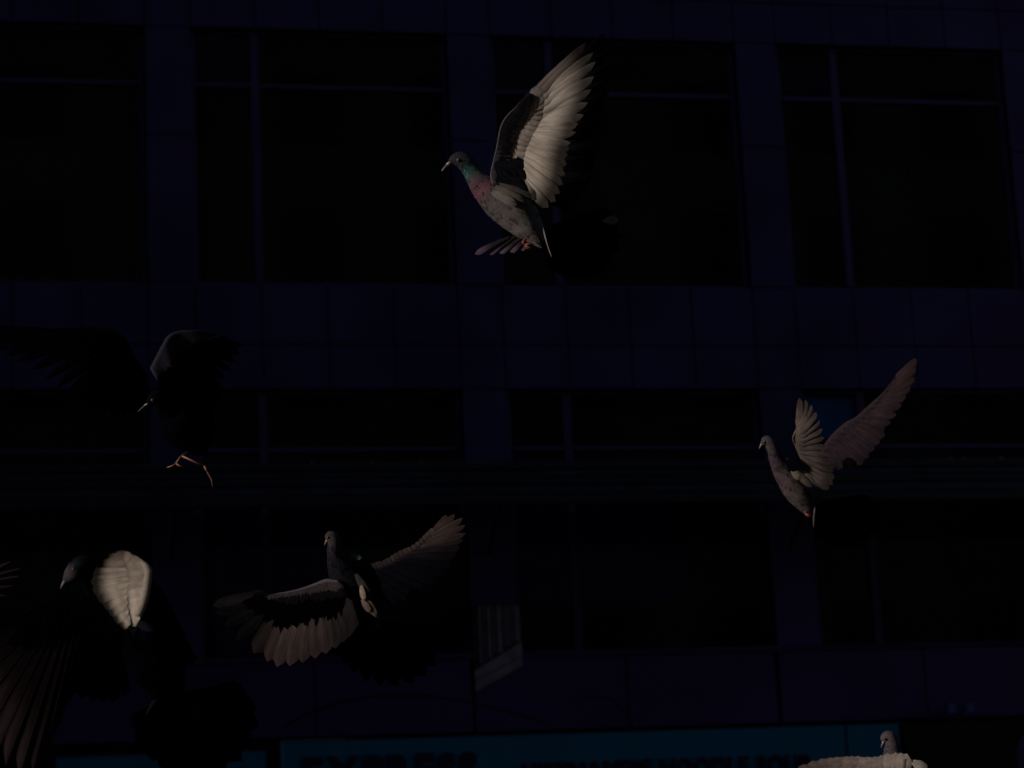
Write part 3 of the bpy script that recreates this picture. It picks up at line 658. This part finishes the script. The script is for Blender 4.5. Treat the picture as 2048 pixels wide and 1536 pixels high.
for r_, t_, w_, c_ in (((712, 1150, -.045), (740, 1200, -.035), 20, (.07, .065, .08)), ((722, 1172, -.045), (727, 1203, -.04), 15, (.36, .30, .24)), ((728, 1195, -.04), (752, 1236, -.03), 20, (.22, .17, .16)), ((740, 1212, -.03), (758, 1236, -.02), 18, (.2, .16, .16)), ((724, 1200, -.04), (740, 1226, -.035), 16, (.24, .18, .17))):
    feather(b.o, 'flank_feather', 'covert', b.P(r_[0], r_[1], r_[2] - .03), b.P(t_[0], t_[1], t_[2] - .035), w_ * b.px, cv((-.6, 0, .8)), c_, .2)  # pale feathers paint the sunlit strip of the belly
feather(b.o, 'scapular_feather', 'covert', b.P(700, 1109, .01), b.P(724, 1117, .0), 12 * b.px, cv((-.05, .5, .8)), (.10, .14, .17), .2)

# ------------------------------------------------------------------ pigeon 4: dark, left, legs down
b = Bird(4.1, (350, 800), 'shaded pigeon coloured almost black at the left with orange legs dangling')
SHADE_BK = (.0018, .0022, .0050)  # deep shade put into the plumage colour
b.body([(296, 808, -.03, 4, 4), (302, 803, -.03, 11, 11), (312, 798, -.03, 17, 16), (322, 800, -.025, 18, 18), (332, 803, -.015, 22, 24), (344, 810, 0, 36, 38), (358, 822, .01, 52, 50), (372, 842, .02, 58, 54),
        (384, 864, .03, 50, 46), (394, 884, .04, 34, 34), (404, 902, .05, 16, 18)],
       plum((.004, .005, .009), (.003, .004, .008), SHADE_BK, SHADE_BK, SHADE_BK, a=.2, b=.3, c=.4, d=.5), 11, dens=.8)
b.beak((296, 808), (288, 813), (276, 823), 2.4, -.03)
b.eye(305, 800, -.045, 3)
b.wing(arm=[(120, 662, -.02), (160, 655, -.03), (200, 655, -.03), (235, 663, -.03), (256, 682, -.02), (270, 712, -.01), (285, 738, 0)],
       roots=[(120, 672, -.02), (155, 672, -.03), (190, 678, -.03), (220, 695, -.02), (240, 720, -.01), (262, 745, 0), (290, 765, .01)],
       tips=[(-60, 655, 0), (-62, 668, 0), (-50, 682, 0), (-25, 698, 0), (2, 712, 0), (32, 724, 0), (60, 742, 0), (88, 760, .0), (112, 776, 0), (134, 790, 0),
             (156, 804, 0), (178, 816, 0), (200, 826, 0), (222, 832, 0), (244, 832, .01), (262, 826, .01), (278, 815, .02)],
       nprim=10, n0=(.5, .0, .85), n1=(.6, -.2, .75), col0=SHADE_BK, col1=SHADE_BK, wpx=(22, 26), tip=(.3, .3),
       coverts=[(.9, 1.45, 24, 18, .003), (.3, 1.1, 22, 18, .005)], ccol=(SHADE_BK, SHADE_BK), arm_r=(8, 5), acol=SHADE_BK, label='wing coloured black for shade, spread to the left edge')
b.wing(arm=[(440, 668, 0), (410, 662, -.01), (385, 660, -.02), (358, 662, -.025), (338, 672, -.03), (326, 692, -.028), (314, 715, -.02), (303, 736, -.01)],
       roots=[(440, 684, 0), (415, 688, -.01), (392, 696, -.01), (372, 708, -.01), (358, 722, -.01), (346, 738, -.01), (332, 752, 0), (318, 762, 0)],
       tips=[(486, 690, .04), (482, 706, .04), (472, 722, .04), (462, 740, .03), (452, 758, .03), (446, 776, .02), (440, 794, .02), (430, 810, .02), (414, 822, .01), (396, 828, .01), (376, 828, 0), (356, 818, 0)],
       nprim=6, n0=(.75, .0, .6), n1=(.7, -.2, .6), col0=SHADE_BK, col1=SHADE_BK, wpx=(22, 28), tip=(.2, .2),
       coverts=[(.8, 1.5, 26, 14, .003)], ccol=(SHADE_BK, SHADE_BK), arm_r=(6, 5), acol=(.036, .036, .06), label='wing on the right coloured black for shade, its lit leading edge painted grey')  # lighter arm colour paints the lit leading edge
b.leg([(380, 900, .03), (371, 906, .0), (361, 914, -.02), (352, 927, -.02)], [[(352, 927, -.02), (344, 932, -.02), (334, 935, -.02)], [(352, 927, -.02), (358, 931, -.022), (366, 934, -.022)]], 2.0, 'foot2')
b.leg([(364, 912, -.02), (386, 922, -.02), (408, 932, -.02)], [[(408, 932, -.02), (412, 936, -.02), (413, 942, -.02)], [(408, 932, -.015), (417, 948, -.01), (423, 959, -.01), (425, 971, -.01)]], 2.0, 'foot2')

# ------------------------------------------------------------------ pigeon 5: bottom left, close, lit wing
b = Bird(3.2, (270, 1290), 'close dark pigeon at the bottom left with one bright cream wing panel')
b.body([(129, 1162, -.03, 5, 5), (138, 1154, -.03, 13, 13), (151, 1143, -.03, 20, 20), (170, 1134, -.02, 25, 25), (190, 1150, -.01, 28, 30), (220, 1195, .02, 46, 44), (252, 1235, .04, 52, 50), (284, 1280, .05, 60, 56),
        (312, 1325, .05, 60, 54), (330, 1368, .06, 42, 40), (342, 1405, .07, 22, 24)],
       plum((.06, .058, .068), (.010, .014, .02), SHADE_BK, SHADE_BK, SHADE_BK, a=.15, b=.22, c=.4, d=.5), 14, dens=.7)  # body blackened to paint the other wing's shade
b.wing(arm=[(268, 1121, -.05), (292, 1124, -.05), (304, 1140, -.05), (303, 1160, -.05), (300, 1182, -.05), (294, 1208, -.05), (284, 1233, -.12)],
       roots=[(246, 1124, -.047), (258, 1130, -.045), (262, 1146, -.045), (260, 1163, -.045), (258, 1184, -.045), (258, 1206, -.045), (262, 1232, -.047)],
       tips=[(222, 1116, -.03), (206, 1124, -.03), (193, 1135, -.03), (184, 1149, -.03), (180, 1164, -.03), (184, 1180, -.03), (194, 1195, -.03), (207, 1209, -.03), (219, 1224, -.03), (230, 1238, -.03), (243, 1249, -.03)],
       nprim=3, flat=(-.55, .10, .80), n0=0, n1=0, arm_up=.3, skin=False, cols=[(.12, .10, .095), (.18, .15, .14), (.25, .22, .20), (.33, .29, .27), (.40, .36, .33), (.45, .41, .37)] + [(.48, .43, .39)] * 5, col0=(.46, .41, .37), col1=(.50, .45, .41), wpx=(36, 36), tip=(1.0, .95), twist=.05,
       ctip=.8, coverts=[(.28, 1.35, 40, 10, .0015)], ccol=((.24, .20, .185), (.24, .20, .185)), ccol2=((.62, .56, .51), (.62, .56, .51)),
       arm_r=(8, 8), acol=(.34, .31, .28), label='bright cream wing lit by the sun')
b.beak((131, 1161), (128, 1166), (121, 1178), 5, -.03)
b.eye(147, 1138, -.048, 3.6)
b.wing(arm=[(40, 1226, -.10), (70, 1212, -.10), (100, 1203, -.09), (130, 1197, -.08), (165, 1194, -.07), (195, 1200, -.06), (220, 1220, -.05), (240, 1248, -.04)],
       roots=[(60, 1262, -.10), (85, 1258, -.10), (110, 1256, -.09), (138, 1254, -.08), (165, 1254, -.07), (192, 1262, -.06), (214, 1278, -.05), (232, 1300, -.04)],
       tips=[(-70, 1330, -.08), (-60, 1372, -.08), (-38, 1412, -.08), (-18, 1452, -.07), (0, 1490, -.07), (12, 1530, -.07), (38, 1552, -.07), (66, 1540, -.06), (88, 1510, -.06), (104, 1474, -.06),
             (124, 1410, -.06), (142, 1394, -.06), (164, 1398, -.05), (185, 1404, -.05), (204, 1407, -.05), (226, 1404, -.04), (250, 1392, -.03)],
       nprim=10, flat=(.18, .05, .9), n0=0, n1=0, col0=SHADE_BK, col1=SHADE_BK, cols=[(.014, .010, .012)] * 9 + [(.005, .004, .005)] + [(.0015, .0015, .002)] * 7, wpx=(46, 30), twist=.0, tip=(-2.4, .1),  # lit primaries painted by brightening towards their tips
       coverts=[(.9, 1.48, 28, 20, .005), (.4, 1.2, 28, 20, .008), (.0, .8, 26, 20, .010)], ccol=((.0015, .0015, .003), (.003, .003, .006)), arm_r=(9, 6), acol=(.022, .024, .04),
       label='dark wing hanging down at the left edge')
b.wing(arm=[(378, 1300, .12), (365, 1258, .11), (345, 1215, .10), (325, 1180, .09), (305, 1160, .08)],
       roots=[(370, 1310, .12), (350, 1275, .11), (330, 1240, .10), (310, 1210, .09), (290, 1190, .08)],
       tips=[(396, 1316, .12), (386, 1328, .12), (372, 1330, .12), (356, 1326, .11), (340, 1318, .11), (322, 1305, .10), (304, 1290, .10)],
       nprim=3, n0=(.5, 0, .8), n1=(.5, 0, .8), col0=SHADE_BK, col1=SHADE_BK, wpx=(24, 30), tip=(.2, .2), coverts=[(.2, 1.3, 26, 10, .003)], ccol=(SHADE_BK, SHADE_BK), arm_r=(6, 5), acol=SHADE_BK, label='far wing folded dark behind the back')
for r_, t_, w_, c_ in (((252, 1236, -.045), (282, 1262, -.04), 26, (.06, .065, .10)), ((270, 1244, -.045), (312, 1262, -.04), 18, (.05, .055, .09)), ((262, 1250, -.045), (296, 1288, -.03), 26, (.03, .035, .06))):
    feather(b.o, 'flank_feather', 'covert', b.P(*r_), b.P(*t_), w_ * b.px, cv((.1, .3, .9)), c_, .3)  # lit bit of body under the wing, painted as bluish feathers
b.tail([(330, 1400, .05), (350, 1395, .06)],
       [(268, 1458, .03), (282, 1494, .03), (306, 1522, .03), (338, 1544, .03), (374, 1556, .03), (412, 1556, .04), (450, 1544, .05), (482, 1520, .06), (504, 1488, .06), (514, 1452, .06), (508, 1416, .06), (486, 1386, .06)],
       (.6, -.2, .7), (.6, .1, .6), (.0015, .0015, .0015), 50, tip=.4)  # fan in shadow, painted near-black
feather(b.o, 'tail_feather', 'primary', b.P(312, 1398, -.01), b.P(290, 1432, -.01), 7 * b.px, cv((-.3, .2, .6)), (.16, .16, .19), .4)  # glint at the tail painted as a pale feather

# ------------------------------------------------------------------ pigeon 6: bottom right, back lit
b = Bird(4.4, (1790, 1560), 'pale grey pigeon rising at the bottom right edge of the frame with orange eye')
b.body([(1766, 1484, 3, 3), (1769, 1478, 10, 10), (1778, 1474, 14, 13), (1783, 1484, 15, 14), (1785, 1498, 17, 17), (1789, 1516, 26, 25), (1796, 1540, 38, 38), (1806, 1570, 45, 44), (1818, 1605, 40, 40), (1830, 1640, 26, 28), (1838, 1665, 10, 12)],
       plum((.10, .09, .11), (.09, .08, .10), (.09, .08, .10), (.24, .22, .23), (.25, .23, .22), a=.24, b=.33, c=.45, d=.5), 10)
b.beak((1767, 1485), (1765, 1489), (1762, 1496), 3, -.004)
b.eye(1770, 1478, -.010, 2.8)
b.wing(arm=[(1610, 1534, -.04), (1640, 1520, -.05), (1675, 1516, -.05), (1705, 1514, -.05), (1735, 1516, -.04), (1762, 1514, -.04), (1790, 1508, -.04), (1815, 1510, -.03)],
       roots=[(1605, 1550, -.04), (1640, 1545, -.05), (1675, 1543, -.05), (1705, 1543, -.05), (1735, 1545, -.04), (1762, 1545, -.04), (1785, 1548, -.04), (1808, 1550, -.03)],
       tips=[(1500, 1600, 0), (1510, 1622, 0), (1525, 1642, 0), (1545, 1660, 0), (1568, 1672, 0), (1592, 1680, 0), (1616, 1682, 0), (1642, 1682, 0), (1668, 1680, 0), (1694, 1678, 0), (1720, 1675, 0), (1746, 1668, 0), (1770, 1660, 0), (1795, 1650, 0)],
       nprim=8, flat=(-.35, .35, .8), n0=0, n1=0, col0=(.15, .11, .12), col1=(.30, .26, .24), wpx=(22, 26), tip=(.2, .2),
       twist=.02, coverts=[(.6, 1.35, 36, 15, .003), (.0, .9, 40, 14, .005)], ccol=((.09, .068, .072), (.10, .075, .08)), ccol2=((.34, .30, .29), (.40, .35, .33)), arm_r=(12, 6), acol=(.16, .13, .13), label='pale spread wing along the bottom edge')
feather(b.o, 'scapular_feather', 'covert', b.P(1826, 1524, -.05), b.P(1856, 1542, -.05), 22 * b.px, cv((-.6, .3, .6)), (.55, .52, .5), .2)
b.wing(arm=[(1900, 1580, .0), (1875, 1556, -.01), (1850, 1536, -.02), (1825, 1528, -.02)], roots=[(1900, 1600, .0), (1870, 1585, -.01), (1845, 1570, -.02), (1825, 1560, -.02)],
       tips=[(1980, 1640, .02), (1972, 1660, .02), (1958, 1676, .02), (1940, 1688, .02), (1918, 1694, .02), (1896, 1694, .02), (1874, 1690, .02), (1854, 1680, .02)],
       nprim=4, n0=(.6, .1, .7), n1=(.5, .1, .7), col0=SLATE, col1=SLATE, coverts=[(.1, 1.3, 22, 10, .004)], ccol=(SLATE, SLATE), label='shaded wing below the frame edge')
b.tail([(1832, 1655, .0), (1842, 1655, .01)], [(1800, 1740), (1820, 1750), (1842, 1755), (1864, 1752), (1884, 1742)], (.3, 0, .9), (.3, 0, .9), SLATE, 26)

# ------------------------------------------------------------------ pigeon 7: only its wing tip enters at the left edge
b = Bird(3.6, (-150, 1250), 'pigeon cut off by the left edge, only streaked feather tips showing')
b.body([(-230, 1150, 4, 4), (-222, 1146, 14, 13), (-210, 1150, 19, 17), (-200, 1164, 20, 19), (-188, 1185, 28, 28), (-170, 1215, 42, 42), (-148, 1250, 48, 46), (-126, 1285, 38, 38), (-108, 1315, 18, 20)],
       plum(SLATE, GREEN, PINK, GREY, PALE, a=.24, b=.33, c=.45, d=.5), 11, dens=.5)
b.beak((-231, 1152), (-237, 1158), (-243, 1168), 3.6, -.004)
b.wing(arm=[(-60, 1150, 0), (-95, 1160, 0), (-130, 1178, 0), (-165, 1200, 0)], roots=[(-62, 1160, 0), (-92, 1180, 0), (-125, 1200, 0), (-150, 1220, 0)],
       tips=[(22, 1122, .02), (42, 1136, .02), (40, 1152, .02), (28, 1172, .02), (14, 1192, .02), (-4, 1212, .02), (-24, 1232, .02), (-46, 1250, .01), (-66, 1264, 0), (-90, 1274, 0), (-112, 1280, 0)],
       nprim=6, flat=(-.2, .2, .9), n0=0, n1=0, col0=(.05, .036, .044), col1=(.01, .01, .014), wpx=(8, 20), tip=(.1, .5), coverts=[(.3, 1.3, 18, 12, .003)], ccol=(GREY, GREY), label='spread wing with narrow streaked tips')
b.tail([(-112, 1308, .0), (-104, 1308, .0)], [(-130, 1400), (-110, 1410), (-88, 1412), (-66, 1404), (-48, 1392)], (.3, 0, .9), (.3, 0, .9), SLATE, 28)
